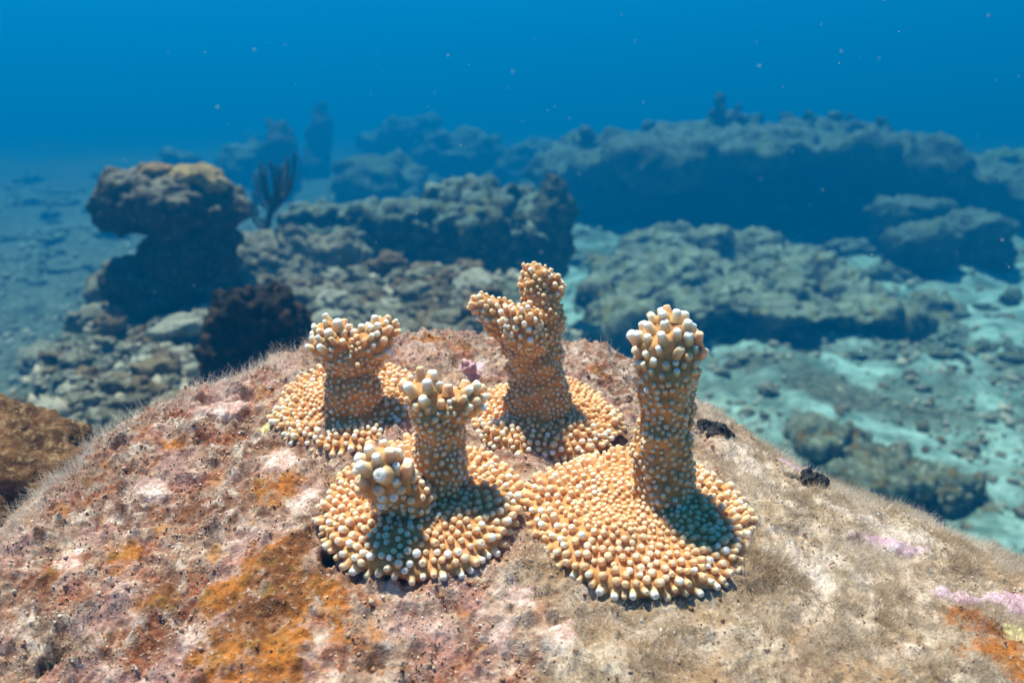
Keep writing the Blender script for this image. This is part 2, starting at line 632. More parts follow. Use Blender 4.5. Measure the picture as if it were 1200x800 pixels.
def rock_z(x, y):
    """final surface by looking it up in the sheet"""
    ix = np.clip(np.searchsorted(gx, x) - 1, 0, len(gx) - 2)
    iy = np.clip(np.searchsorted(gy, y) - 1, 0, len(gy) - 2)
    tx, ty = (x - gx[ix]) / (gx[ix + 1] - gx[ix]), (y - gy[iy]) / (gy[iy + 1] - gy[iy])
    G = Z.reshape(GX.shape)
    return (G[iy, ix] * (1 - tx) * (1 - ty) + G[iy, ix + 1] * tx * (1 - ty) + G[iy + 1, ix] * (1 - tx) * ty + G[iy + 1, ix + 1] * tx * ty)


def sheet(arr, x, y):
    ix = np.clip(np.searchsorted(gx, x), 0, len(gx) - 1)
    iy = np.clip(np.searchsorted(gy, y), 0, len(gy) - 1)
    return arr.reshape(GX.shape)[iy, ix]


# ------------------------------------------------------------------ corals
def polyp_mesh(name, bend, taper, hollow):
    """one corallite: a tapered tube with a rounded rim and a small pit, base at 0, height 1, radius 1 in x and y"""
    prof = [(1.35, -.25, 0.0), (1.06, .15, .18), (1.0 * taper, .55, .50), (.97 * taper, .80, .85), (.74 * taper, .96, 1.0), (.40 * taper, 1.0, 1.0)]
    ns = 9
    v, f, tip = [], [], []
    for r, z, t in prof:
        for k in range(ns):
            a = 2 * math.pi * k / ns
            v.append((r * math.cos(a) + bend * z * z, r * math.sin(a), z))
            tip.append(t)
    v.append((bend, 0, 1.0 - hollow))
    tip.append(.35 if hollow > .02 else 1.0)
    for j in range(len(prof) - 1):
        for k in range(ns):
            f.append((j * ns + k, j * ns + (k + 1) % ns, (j + 1) * ns + (k + 1) % ns, (j + 1) * ns + k))
    top = len(v) - 1
    for k in range(ns):
        f.append(((len(prof) - 1) * ns + k, (len(prof) - 1) * ns + (k + 1) % ns, top))
    me = bpy.data.meshes.new(name)
    me.from_pydata(v, [], f)
    fattr(me, "tip", tip)
    return smooth(me)


POLYPS = [polyp_mesh("polyp_straight", 0, .90, .16), polyp_mesh("polyp_bent", .18, .84, .14), polyp_mesh("polyp_blunt", -.1, .95, .0)]
POLYPS_PALE = [m.copy() for m in POLYPS]
for m in POLYPS: m.materials.append(M_CORAL)
for m in POLYPS_PALE: m.materials.append(M_TIP)
PV = [(coords(m), [tuple(p.vertices) for p in m.polygons]) for m in POLYPS]
PT = []
for m in POLYPS:
    a_ = np.empty(len(m.vertices), dtype=np.float32)
    m.attributes["tip"].data.foreach_get('value', a_)
    PT.append(a_)


def poisson(pts, rad, rng):
    """greedy dart throwing with a radius per candidate point"""
    cell = rad.max()
    grid, keep = {}, []
    for i in rng.permutation(len(pts)):
        p, r = pts[i], rad[i]
        c = tuple(np.floor(p / cell).astype(int))
        ok = True
        for a in (-1, 0, 1):
            for b in (-1, 0, 1):
                for d in (-1, 0, 1):
                    for j in grid.get((c[0] + a, c[1] + b, c[2] + d), ()):
                        if ((pts[j] - p) ** 2).sum() < (.5 * (r + rad[j])) ** 2:
                            ok = False
                            break
                    if not ok: break
                if not ok: break
            if not ok: break
        if ok:
            grid.setdefault(c, []).append(i)
            keep.append(i)
    return keep


def disc_mesh(c, n, R, rx, H, seed):
    """encrusting base: a low irregular dome lying along the rock with its rim curled under"""
    q = Vector((0, 0, 1)).rotation_difference(n)
    nr, na = 30, 110
    ang = np.linspace(0, 2 * math.pi, na, endpoint=False)
    P0 = np.c_[np.cos(ang), np.sin(ang), np.full(na, seed)]
    edge = R * (1 + .10 * perlin(P0, 1.1, seed) + .05 * perlin(P0, 3.2, seed + 1))
    rows = []
    prof = [(t, (1 - t ** 2.6)) for t in np.linspace(0.0, 1, nr)]
    for t, h in prof:
        rows.append((t, H * (.58 + .42 * h)))
    rows += [(1.035, H * .42), (1.04, H * .26), (1.0, H * .08), (.88, -H * .05), (.7, -H * .12)]
    V = []
    for t, h in rows:
        r = edge * max(t, .004)
        V.append(np.c_[r * np.cos(ang) * rx, r * np.sin(ang), np.full(na, h)])
    V = np.concatenate(V)
    V[:, 2] += .0022 * fbm(V, 60, 3, .5, seed + 2) * (V[:, 2] > H * .2)
    Q = np.array(q.to_matrix())
    W = V @ Q.T + np.array(c)
    idx = np.arange(len(rows) * na).reshape(len(rows), na)
    nx = np.roll(idx, -1, 1)
    f = np.stack([idx[:-1], nx[:-1], nx[1:], idx[1:]], -1).reshape(-1, 4)[:, ::-1]
    # outward orientation: rows run from the middle outwards
    f = f[:, [0, 1, 2, 3]]
    return smooth(mesh_np("coral_base", W, f, 4))


def orient(me, n):
    """faces of the base look outwards"""
    k = sum(p.normal.dot(n) * p.area for p in me.polygons if p.index < len(me.polygons) // 2)
    if k < 0:
        me.flip_normals()
        me.update()




def make_coral(label, centre, R, rx, H, stems, seed, pr, ntilt=(0, 0)):
    """stems: list of dicts(chain, pr, tipzone, pale)"""
    rng = np.random.default_rng(seed)
    c0 = rock_hit(*centre)
    n = rock_normal(c0.x, c0.y)
    n = (n + Vector((ntilt[0], ntilt[1], 0))).normalized()
    zmax = float(rock_z(np.array([c0.x]), np.array([c0.y]))[0])
    c = Vector((c0.x, c0.y, max(c0.z, zmax - .001))) - n * .0022
    root = empty("coral_fragment", c)
    tag(root, label, "coral", "orange branching coral fragments planted on the boulder")
    cand = []                                    # (part, point, normal, outward dir, radius, length, pale)
    bme = disc_mesh(c, n, R, rx, H, seed)
    orient(bme, n)
    fattr(bme, "tip", np.full(len(bme.vertices), .06))
    base = add("base", bme, M_CORAL, root)
    axes = [[(Vector(p), r) for p, r in s['chain']] for s in stems]

    def near_axis(p, skip=None):
        best = 9
        for k, ch in enumerate(axes):
            if k == skip: continue
            for (a, ra), (b, rb) in zip(ch[:-1], ch[1:]):
                ab = b - a
                t = max(0, min(1, (p - a).dot(ab) / max(ab.length_squared, 1e-12)))
                best = min(best, (p - (a + ab * t)).length - (ra + (rb - ra) * t))
        return best

    P, N = coords(bme), normals(bme)
    dense_p, dense_n = [], []
    polys = np.array([p.vertices[:] for p in bme.polygons])
    for _ in range(4):                           # random points on faces
        wts = rng.dirichlet((1, 1, 1, 1), len(polys))
        dense_p.append((P[polys] * wts[:, :, None]).sum(1))
        dense_n.append((N[polys] * wts[:, :, None]).sum(1))
    dp, dn = np.concatenate(dense_p), np.concatenate(dense_n)
    dn /= np.linalg.norm(dn, axis=1)[:, None]
    na = np.array(n)
    up = dn @ na
    keep = up > -.12
    dp, dn, up = dp[keep], dn[keep], up[keep]
    rel_ = dp - np.array(c)
    rad_v = rel_ - np.outer(rel_ @ na, na)
    rr = np.linalg.norm(rad_v, axis=1) / R
    sz = .96 * pr * (.82 + .34 * sstep(rr, .35, .95)) * (1 + .26 * perlin(dp, 260, seed)) * np.exp(np.clip(.10 * rng.normal(size=len(dp)), -.25, .14))
    ks = poisson(dp, sz * 1.98, rng)
    for i in ks:
        p = Vector(dp[i])
        if near_axis(p) < .0005: continue
        out = Vector(rad_v[i]).normalized()
        d = (Vector(dn[i]) + Vector(rng.normal(size=3)) * .13 + out * (.35 * float(sstep(rr[i], .25, .9)) + .12) + n * .1).normalized()
        ln = sz[i] * (1.05 + .65 * float(sstep(rr[i], .35, .95)) + .45 * rng.random())
        cand.append((base, p, d, sz[i] * (.86 + .22 * rng.random()), ln, rng.random() < (.05 + .35 * float(sstep(rr[i], .7, 1.0)))))
    main = None
    for k, s in enumerate(stems):
        bumps = []                               # knobs that break the outline of the branch
        for (a, ra), (b, rb) in zip(axes[k][:-1], axes[k][1:]):
            for _ in range(4):
                t = rng.random()
                rr_ = ra + (rb - ra) * t
                v = Vector(rng.normal(size=3)).cross(b - a).normalized()
                bumps.append((a.lerp(b, t) + v * rr_ * .74, (rr_ * rng.uniform(.26, .46),) * 3))
        me = blob("coral_branch", [axes[k]] + bumps, .0011, 6)
        roughen(me, [('f', 60, .0026, seed + k), ('w', 130, .0018, seed + k)])
        fattr(me, "tip", np.full(len(me.vertices), .03))
        o = add("branch", me, M_CORAL, root)
        P, N = coords(me), normals(me)
        ax0, ax1 = axes[k][0][0], axes[k][-1][0]
        L = sum((b[0] - a[0]).length for a, b in zip(axes[k][:-1], axes[k][1:]))
        pts, along, dirs = [], [], []
        acc = np.zeros(len(P))
        best = np.full(len(P), 9.0)
        adir = np.zeros((len(P), 3))
        s0 = 0.0
        for (a, ra), (b, rb) in zip(axes[k][:-1], axes[k][1:]):
            A, AB = np.array(a), np.array(b - a)
            t = np.clip((P - A) @ AB / (AB @ AB), 0, 1)
            d = np.linalg.norm(P - (A + t[:, None] * AB), axis=1)
            m = d < best
            best = np.where(m, d, best)
            acc = np.where(m, s0 + t * math.sqrt(AB @ AB), acc)
            adir[m] = AB / np.linalg.norm(AB)
            s0 += math.sqrt(AB @ AB)
        # points past the end count as further up
        acc = acc + np.clip((P - np.array(ax1)) @ adir[np.argmax(acc)], 0, 1)
        u = acc / (L + axes[k][-1][1])
        tz = s.get('tip', .62)
        tipness = sstep(u, tz, min(tz + .25, 1.0))
        prs = s.get('pr', pr)
        sz = prs * (.68 + (s.get('grow', .55) + .08) * tipness) * (1 + .38 * perlin(P, 260, seed + k))
        ks = poisson(P, sz * (2.25 - .22 * tipness), rng)
        for i in ks:
            p = Vector(P[i])
            if near_axis(p, k) < -.0014: continue
            rel = p - c
            if rel.dot(n) < H * .6 and (rel - n * rel.dot(n)).length < R * .9: continue
            d = (Vector(N[i]) + Vector(rng.normal(size=3)) * .17 + Vector(adir[i]) * (.55 + .5 * tipness[i])).normalized()
            ln = sz[i] * (.75 + .65 * tipness[i] + .6 * rng.random())
            cand.append((o, p, d, sz[i] * (.85 + .25 * rng.random()), ln, rng.random() < s.get('pale', .55) * tipness[i] ** 1.5 + .01))
    got, gotr, cand2 = np.zeros((0, 3)), np.zeros(0), []
    for q in cand:                               # no two share a place where branches meet
        pp = np.array(q[1])
        if len(got) and (np.linalg.norm(got - pp, axis=1) < .8 * (gotr + q[3])).any(): continue
        got, gotr = np.vstack([got, pp]), np.r_[gotr, q[3]]
        cand2.append(q)
    cand = cand2
    # the 300 that show largest become parts, the others one part
    camp = Vector((0, 0, 0))

    def shown(q):
        v = (camp - q[1])
        f = max(q[2].dot(v.normalized()), -.3) + .35
        return f * q[3] ** 2 / v.length_squared

    order = sorted(range(len(cand)), key=lambda i: -shown(cand[i]))
    few = set(order[:298])
    SV, SF4, ST, nv = [], [], [], 0
    for i, (o, p, d, r, ln, pale) in enumerate(cand):
        q = Vector((0, 0, 1)).rotation_difference(d) @ Quaternion((0, 0, 1), rng.random() * 6.28)
        k = int(rng.integers(0, 3))
        if i in few:
            po = bpy.data.objects.new("polyp", (POLYPS_PALE if pale else POLYPS)[k])
            COL.objects.link(po)
            po.parent = o
            po.rotation_mode = 'QUATERNION'
            po.rotation_quaternion = q
            po.location = p
            po.scale = (r, r, ln)
        else:
            v, f = PV[k]
            Wv = (v * np.array([r, r, ln])) @ np.array(q.to_matrix()).T + np.array(p)
            SV.append(Wv)
            SF4 += [tuple(a + nv for a in ff) for ff in f]
            ST.append(PT[k])
            nv += len(v)
    me = bpy.data.meshes.new("coral_polyps")
    me.from_pydata(np.concatenate(SV).tolist(), [], SF4)
    fattr(me, "tip", np.concatenate(ST))
    st = add("small_polyp", smooth(me), M_CORAL, root)
    st["kind"] = "stuff"
    return root, c, n


def ch(*pts):
    return [(at(px, py, Y), rp * mpp(Y)) for px, py, Y, rp in pts]


# club-shaped single branch
make_coral("orange coral with one thick upright club-shaped branch and a wide scalloped base", (748, 614), .0365, 1.05, .0125,
           [dict(chain=ch((774, 606, .300, 40), (776, 560, .300, 35), (779, 500, .300, 32), (782, 440, .299, 35), (781, 405, .299, 35), (779, 394, .299, 27)), pr=.00140, tip=.66, grow=.52, pale=.8)],
           3, .00126, (.03, -.05))
# forked coral with a stubby lobe in front
make_coral("orange coral with a stem forking into short knobs and a stubby pale lobe in front", (493, 598), .0335, 1.0, .0120,
           [dict(chain=ch((517, 592, .300, 36), (515, 545, .300, 31), (513, 500, .299, 27), (513, 478, .299, 24)), pr=.00130, tip=.72, grow=.5),
            dict(chain=ch((509, 484, .299, 25), (501, 462, .298, 18), (497, 449, .298, 10)), pr=.00155, tip=.35, grow=.55, pale=.8),
            dict(chain=ch((518, 486, .299, 25), (535, 472, .299, 21), (549, 464, .299, 14)), pr=.00140, tip=.4, grow=.4, pale=.6),
            dict(chain=ch((485, 592, .292, 32), (460, 562, .283, 29), (447, 547, .280, 23)), pr=.00165, tip=.40, grow=.45, pale=.85)],
           5, .00126, (-.02, -.05))
# tall coral with side knobs
make_coral("orange coral with the tallest rough stem bearing a side branch and a round base behind", (640, 492), .0290, 1.02, .0100,
           [dict(chain=ch((634, 486, .360, 38), (629, 440, .361, 33), (632, 395, .362, 28), (637, 355, .362, 22), (630, 332, .362, 17), (619, 318, .362, 8)), pr=.00118, tip=.80, grow=.25, pale=.35),
            dict(chain=ch((615, 402, .361, 26), (590, 374, .359, 19), (567, 356, .358, 12)), pr=.00112, tip=.3, grow=.25, pale=.35),
            dict(chain=ch((622, 415, .358, 27), (612, 390, .351, 22), (611, 373, .348, 16)), pr=.00120, tip=.4, grow=.25, pale=.3),
            dict(chain=ch((636, 355, .362, 20), (648, 335, .362, 15), (650, 329, .362, 8)), pr=.00112, tip=.2, grow=.25, pale=.3)],
           8, .00112, (.0, -.05))
# short Y-shaped coral
make_coral("orange coral with a short stem splitting into two blunt white-tipped knobs", (408, 479), .0285, 1.05, .0100,
           [dict(chain=ch((414, 470, .357, 33), (411, 438, .357, 25), (410, 412, .357, 23)), pr=.00122, tip=.75, grow=.3),
            dict(chain=ch((408, 422, .356, 26), (397, 403, .355, 24), (391, 393, .355, 17)), pr=.00140, tip=.3, grow=.45, pale=.8),
            dict(chain=ch((414, 422, .357, 26), (432, 403, .357, 22), (444, 393, .357, 15)), pr=.00136, tip=.35, grow=.4, pale=.7)],
           13, .00116, (-.03, -.08))

# ------------------------------------------------------------------ turf algae and grit on the boulder
def rock_points(n, rng, dens):
    """random places on the boulder in front of its crest, thinned by dens(x, y)"""
    x = rng.uniform(-.24, .24, n * 6)
    y = rng.uniform(.185, .475, n * 6)
    k = np.abs(x) < .62 * y + .02
    x, y = x[k], y[k]
    d = dens(x, y)
    m = rng.random(len(x)) < d
    return x[m][:n], y[m][:n]


def turf_density(x, y):
    P = np.c_[x, y, np.zeros(len(x))]
    cl = sstep(fbm(P, 45, 4, .65, 41), -.08, .42)
    ol = sheet(olive, x, y)
    bare = np.clip(sheet(pink, x, y) + .75 * sheet(rust, x, y) + sheet(black, x, y) + .8 * sheet(mauve, x, y), 0, 1)
    left = sstep(x + .30 * (y - .2), -.10, -.14)
    return np.clip((.18 + .95 * ol + .65 * left) * (.12 + 1.0 * cl) * (1 - .9 * bare), 0, 1)


def blades(name, x, y, length, width, rng, label, cat, pale=0.0):
    n = len(x)
    z = rock_z(x, y) - .0004
    base = np.c_[x, y, z]
    e = .003
    nx = -(rock_base(x + e, y) - rock_base(x - e, y)) / (2 * e)
    ny = -(rock_base(x, y + e) - rock_base(x, y - e)) / (2 * e)
    nn = np.c_[nx, ny, np.ones(n)]
    nn /= np.linalg.norm(nn, axis=1)[:, None]
    P = np.c_[x, y, np.zeros(n)]
    sway = np.c_[.35 + .5 * perlin(P, 18, 61), -.25 + .5 * perlin(P, 18, 62), .25 + np.zeros(n)]
    d0 = nn + .55 * rng.normal(size=(n, 3)) + .3 * sway
    d0 /= np.linalg.norm(d0, axis=1)[:, None]
    d1 = d0 + .9 * sway + .7 * rng.normal(size=(n, 3))
    d1 /= np.linalg.norm(d1, axis=1)[:, None]
    L = length * (.45 + .8 * rng.random(n))
    p1 = base + d0 * (L * .5)[:, None]
    p2 = p1 + d1 * (L * .5)[:, None]
    side = np.cross(d0, rng.normal(size=(n, 3)))
    side /= np.linalg.norm(side, axis=1)[:, None]
    wd = width * (.6 + .8 * rng.random(n))
    s = side * (wd * .5)[:, None]
    V = np.stack([base - s, base + s, p1 - s * .8, p1 + s * .8, p2 - s * .35, p2 + s * .35], 1).reshape(-1, 3)
    i = np.arange(n)[:, None] * 6
    F = np.concatenate([i + np.array([0, 1, 3, 2]), i + np.array([2, 3, 5, 4])], 1).reshape(-1, 4)
    me = mesh_np(name, V, F, 4)
    tone = np.clip(.5 + pale + .5 * fbm(P, 40, 3, .6, 71) + .22 * rng.normal(size=n), 0, 1)
    fattr(me, "tone", np.repeat(tone, 6))
    fattr(me, "along", np.tile([0, 0, .5, .5, 1, 1], n))
    o = add(name, smooth(me), M_TURF)
    return tag(o, label, cat, kind="stuff")


rg = np.random.default_rng(21)
tx, ty = rock_points(130000, rg, turf_density)
Pt = np.c_[tx, ty, np.zeros(len(tx))]
blades("turf_algae", tx, ty, .0016 + .0024 * sstep(perlin(Pt, 30, 51), -.2, .5) + .0022 * sheet(olive, tx, ty), np.full(len(tx), .00012), rg,
       "short pale fuzz of filamentous algae covering the boulder", "algae")
# longer wisps standing up along the crest of the boulder
cx_, cy_ = [], []
for i in range(9500):
    k = rg.integers(0, len(SIL) - 1)
    t = rg.random()
    a, b = SIL[k], SIL[k + 1]
    p = at(a[0] + (b[0] - a[0]) * t, a[1] + (b[1] - a[1]) * t, a[2] + (b[2] - a[2]) * t)
    wgt = 1.0 if (p.x < -.07 or p.x > .09) else .12
    if rg.random() > wgt: continue
    cx_.append(p.x + rg.normal() * .004)
    cy_.append(p.y + abs(rg.normal()) * -.014 + .006)
cx_, cy_ = np.array(cx_), np.array(cy_)
blades("wispy_algae", cx_, cy_, np.where(cx_ < -.05, .0082, .0062), np.full(len(cx_), .00013), rg,
       "longer translucent algae wisps standing along the crest of the boulder", "algae", .38)


def grit_density(x, y):
    P = np.c_[x, y, np.zeros(len(x))]
    cl = sstep(fbm(P, 60, 3, .6, 81), -.3, .5)
    bare = np.clip(.8 * sheet(pink, x, y) + .7 * sheet(rust, x, y) + sheet(black, x, y) + .8 * sheet(mauve, x, y), 0, 1)
    return (.15 + .8 * cl) * (1 - bare) * (1 - .6 * sheet(olive, x, y))


gx_, gy_ = rock_points(44000, rg, grit_density)
n_ = len(gx_)
oct_v = np.array([[1, 0, 0], [0, 1, 0], [-1, 0, 0], [0, -1, 0], [0, 0, 1], [0, 0, -1]], float)
oct_f = np.array([[0, 1, 4], [1, 2, 4], [2, 3, 4], [3, 0, 4], [1, 0, 5], [2, 1, 5], [3, 2, 5], [0, 3, 5]])


def crumbs(name, cen, size, tone, rng, mat, flat=.7):
    n = len(cen)
    V = oct_v[None] * (.55 + .9 * rng.random((n, 6, 1)))
    A = rng.normal(size=(n, 3, 3))
    Q, _ = np.linalg.qr(A)
    Q = Q * np.array([1, .8, flat])[None, :, None]
    V = np.einsum('nij,njk->nik', V, Q) * size[:, None, None] + cen[:, None, :]
    F = (np.arange(n)[:, None, None] * 6 + oct_f[None]).reshape(-1, 3)
    me = mesh_np(name, V.reshape(-1, 3), F, 3)
    fattr(me, "tone", np.repeat(tone, 6))
    return add(name, me, mat)


sz_ = .00029 * np.exp(.5 * rg.normal(size=n_))
Pg = np.c_[gx_, gy_, np.zeros(n_)]
tone_ = np.clip(.47 + .45 * fbm(Pg, 50, 3, .6, 91) + .24 * rg.normal(size=n_), 0, 1)
o = crumbs("grit", np.c_[gx_, gy_, rock_z(gx_, gy_) + sz_ * .3], np.minimum(sz_, .0016), tone_, rg, M_GRIT)
tag(o, "loose sand grains and crumbs caught on the boulder surface", "grit", kind="stuff")

# small pink knob between the corals
kp = at(548, 434, .402)
me = blob("knob", [((kp.x, kp.y, kp.z - .003), (.0055, .005, .0075)), ((kp.x + .004, kp.y, kp.z - .006), (.004, .004, .005))], .0006, 2)
roughen(me, [('w', 420, .0028, 2), ('f', 300, .0012, 3)])
o = add("encrusting_knob", me, mat_plain("pink_crust", (0.42, 0.20, 0.24), 0.7, (0.62, 0.40, 0.42), 300))
tag(o, "small dusky pink crusty knob on the boulder behind the forked coral", "knob")

# black holed sponges in the two hollows
for (px, py, lab) in ((940, 563, "small black lumpy sponge in a hollow beside the mauve crust"),
                      (832, 503, "small black lumpy sponge behind the club-shaped coral stem")):
    c = rock_hit(px, py)
    shp = [((c.x + random.uniform(-.010, .010), c.y + random.uniform(-.005, .004), c.z + random.uniform(-.002, .0015)), (random.uniform(.0022, .0044), random.uniform(.0022, .0044), random.uniform(.0018, .003))) for _ in range(14)]
    me = blob("sponge", shp, .0005, 2)
    roughen(me, [('f', 300, .0012, 3), ('p', 330, .0012, 5)])
    tag(add("sponge", me, mat_plain("black_sponge", (0.010, 0.009, 0.011), 0.6, (0.022, 0.02, 0.024), 500)), lab, "sponge", "black sponges on the boulder")

# second boulder at the edge
c = at(25, 575, .43)
me = blob("boulder", [((c.x - .02, c.y + .02, c.z - .045), (.075, .08, .075)), ((c.x - .07, c.y + .04, c.z - .03), (.07, .07, .065)), ((c.x - .02, c.y + .05, c.z - .25), (.10, .10, .24))], .0028, 8)
roughen(me, [('f', 22, .008, 5), ('f', 80, .005, 6), ('w', 150, .003, 7)])
M_BROWN = mat_reef("brown_turf_rock", (0.07, 0.033, 0.014), (0.24, 0.12, 0.05), (0.42, 0.28, 0.16), 60, bump=0.004)
o = add("boulder", me, M_BROWN)
tag(o, "smaller rounded brown boulder with rough turf at the edge behind the broad one", "boulder")

# ------------------------------------------------------------------ seabed
def floor_z(x, y):
    P = np.c_[x, y, np.zeros(len(x))]
    z = -.82 + 0 * x
    # raised rubble mound
    edge = -.42 - .33 * y
    m = sstep(x + .09 * fbm(P, 2.2, 3, .5, 101), edge - .28, edge + .22) * sstep(x - .05 * y + .06 * fbm(P, 3, 2, .5, 102), .22, -.12)
    m *= sstep(y + .12 * fbm(P, 2.5, 3, .5, 103), 2.75, 2.15)
    z += .43 * m
    z += .05 * fbm(P, .9, 3, .5, 104) + .030 * fbm(P, 3.5, 3, .55, 105) + .012 * fbm(P, 14, 3, .6, 106)
    # gently rising reef flat far out
    z += sstep(y, 3.2, 8) * (.16 * fbm(P, .55, 4, .55, 107) + .10) + .035 * fbm(P, 1.9, 3, .6, 108) * sstep(y, 1.6, 3)
    return z, m


nu = 520
u = np.linspace(-1, 1, nu)
sx = 70 * np.sinh(6.6 * u) / math.sinh(6.6)
v = np.linspace(-.72, 1, nu)
sy = .9 + 80 * np.sinh(6.6 * v) / math.sinh(6.6)
FX, FY = np.meshgrid(sx, sy)
fx, fy = FX.ravel(), FY.ravel()
fz, fm = floor_z(fx, fy)
me = smooth(grid_mesh("seabed", np.c_[fx, fy, fz], nu, nu))
lf = .6 * fbm(np.c_[fx, fy, 0 * fx], .8, 3, .5, 310)
fattr(me, "rubble", np.maximum.reduce([fm, sstep(fx + lf, .3, -.9) * .9, sstep(fy + 2.5 * lf, 4.5, 8.0) * .95]))
seabed = tag(add("seabed", me, M_SEA), "pale sandy seabed with rubble", "seabed", kind="structure")


def fz1(x, y):
    return float(floor_z(np.array([x]), np.array([y]))[0][0])


def floor_hit(px, py, y0=.6, y1=14):
    d = ray(px, py)
    for it, n in enumerate((90, 40)):
        Y = np.linspace(y0, y1, n)
        x, z = d.x / d.y * Y, d.z / d.y * Y
        g = z - floor_z(x, Y)[0]
        k = int(np.argmax(g < 0)) if (g < 0).any() else len(Y) - 1
        y0, y1 = Y[max(k - 1, 0)], Y[k] + 1e-4
    return Vector((x[k], Y[k], z[k]))


# ------------------------------------------------------------------ coral head shaped like a mushroom
Yh = 1.80
k = mpp(Yh)


def E(px, py, rx, ry, dY=0.0, depth=None, Y=None, tilt=0.0, rz=0.0):
    """ellipsoid given by its outline in the picture at depth Y"""
    Y = (Y or Yh) + dY
    p = at(px, py, Y)
    m = mpp(Y)
    return (p, (rx * m, (depth or rx) * m, ry * m), rz, tilt)


root = empty("mushroom_coral", at(208, 385, Yh))
tag(root, "dead mushroom-shaped coral head with a dark stalk rising from the rubble slope", "coral head")
me = blob("stalk", [E(212, 352, 62, 52, 0, 60), E(222, 312, 52, 54, 0, 50), E(228, 272, 42, 46, .02, 44), E(246, 330, 32, 56, .03, 46), E(170, 350, 40, 42, .0, 42), E(152, 372, 22, 24, .0, 28), E(208, 400, 84, 34, .0, 74), E(250, 288, 26, 28, .0, 34)], .006, 6)
roughen(me, [('f', 9, .022, 1), ('f', 34, .010, 2), ('w', 40, .008, 3)])
add("stalk", me, M_HEAD, root)
me = blob("cap", [E(204, 234, 68, 24, 0, 74), E(240, 242, 38, 32, .0, 54), E(222, 256, 40, 24, .0, 48), E(148, 240, 30, 24, -.01, 40), E(160, 224, 36, 16, .0, 46), E(225, 215, 36, 14, .02, 42), E(136, 243, 20, 15, -.02, 34), E(262, 250, 22, 13, 0, 28), E(156, 258, 32, 12, 0, 40)], .006, 5)
roughen(me, [('f', 7, .022, 4), ('f', 18, .012, 9), ('f', 40, .008, 5), ('w', 45, .006, 6)])
cap = add("cap", me, M_HEAD, root)
me = blob("crust", [E(184, 200, 17, 8, -.03, 22), E(178, 203, 12, 7, -.04, 14)], .003, 3)
roughen(me, [('f', 40, .006, 4)])
add("crust", me, mat_plain("brown_crust", (0.20, 0.115, 0.045), .8, (0.32, 0.20, 0.09), 40), cap)
me = blob("crust", [E(228, 206, 30, 11, -.02, 30), E(248, 216, 17, 10, -.03, 20), E(210, 203, 14, 8, -.0, 16)], .003, 3)
roughen(me, [('f', 40, .007, 7)])
add("crust", me, M_HEADTOP, cap)

# hump of rubble that carries the sea rod
me = blob("rock", [E(318, 300, 44, 24, .42, 50), E(280, 306, 40, 26, .38, 46), E(360, 298, 40, 22, .45, 50), E(395, 300, 34, 20, .45, 40), E(320, 335, 90, 40, .40, 60), E(262, 318, 26, 24, .30, 30), E(340, 284, 16, 12, .42, 18)], .007, 4)
roughen(me, [('f', 7, .03, 61), ('w', 18, .030, 62), ('w', 38, .014, 63), ('f', 60, .007, 64)])
tag(add("rubble_hump", me, M_STONE), "knobbly hump of old reef rock that carries the dark branching sea rod", "rock")

# dark sponge-covered rock
Yd = 1.05


def D(px, py, rx, ry, dY=0.0, depth=None, tilt=0.0):
    return E(px, py, rx, ry, dY, depth, Yd, tilt)


pb = floor_hit(300, 440)
me = blob("dark_rock", [D(300, 372, 40, 36, 0, 34), D(285, 400, 44, 42, 0, 40), D(262, 420, 30, 30, -.02, 30), D(330, 395, 34, 38, 0, 34), D(355, 400, 24, 32, .02, 26), D(310, 430, 60, 36, 0, 45),
                        D(318, 352, 18, 22, 0, 16), D(290, 470, 60, 50, 0, 50), D(340, 470, 50, 50, 0, 50)], .0035, 5)
roughen(me, [('f', 16, .018, 1), ('f', 55, .010, 2), ('w', 60, .008, 4)])
o = add("dark_rock", me, M_DARK)
tag(o, "dark ragged rock overgrown with blackish sponge and rusty spots behind the two-knobbed coral", "rock")

# ------------------------------------------------------------------ sea rod (soft coral with upright whips)
Yr = 2.25
rb = at(312, 276, Yr)
root = empty("sea_rod", rb)
tag(root, "dark branching sea rod with upright whips beside the mushroom-shaped coral head", "soft coral")


def tube(pts, r0, r1, ns=7):
    n = len(pts)
    V, F = [], []
    for i, p in enumerate(pts):
        d = (pts[min(i + 1, n - 1)] - pts[max(i - 1, 0)]).normalized()
        a = d.orthogonal().normalized()
        b = d.cross(a)
        r = r0 + (r1 - r0) * i / (n - 1)
        r *= 1 + .18 * math.sin(i * 2.3) * (i > 0)
        for q in range(ns):
            t = 2 * math.pi * q / ns
            V.append(p + (a * math.cos(t) + b * math.sin(t)) * r)
    V.append(pts[-1] + (pts[-1] - pts[-2]).normalized() * r1)
    for i in range(n - 1):
        for q in range(ns):
            F.append((i * ns + q, i * ns + (q + 1) % ns, (i + 1) * ns + (q + 1) % ns, (i + 1) * ns + q))
    for q in range(ns):
        F.append(((n - 1) * ns + q, (n - 1) * ns + (q + 1) % ns, n * ns))
    me = bpy.data.meshes.new("tube")
    me.from_pydata([tuple(x) for x in V], [], F)
    return smooth(me)


def curve(pix, Y, n=12, dy=0.0):
    P = [at(x, y, Y + dy * i / max(1, len(pix) - 1)) for i, (x, y) in enumerate(pix)]
    out = []
    for i in range(n + 1):
        t = i / n * (len(P) - 1)
        j = min(int(t), len(P) - 2)
        f = t - j
        a = P[max(j - 1, 0)]; b = P[j]; c2 = P[j + 1]; d = P[min(j + 2, len(P) - 1)]
        out.append(.5 * ((2 * b) + (c2 - a) * f + (2 * a - 5 * b + 4 * c2 - d) * f * f + (3 * b - a - 3 * c2 + d) * f ** 3))
    return out


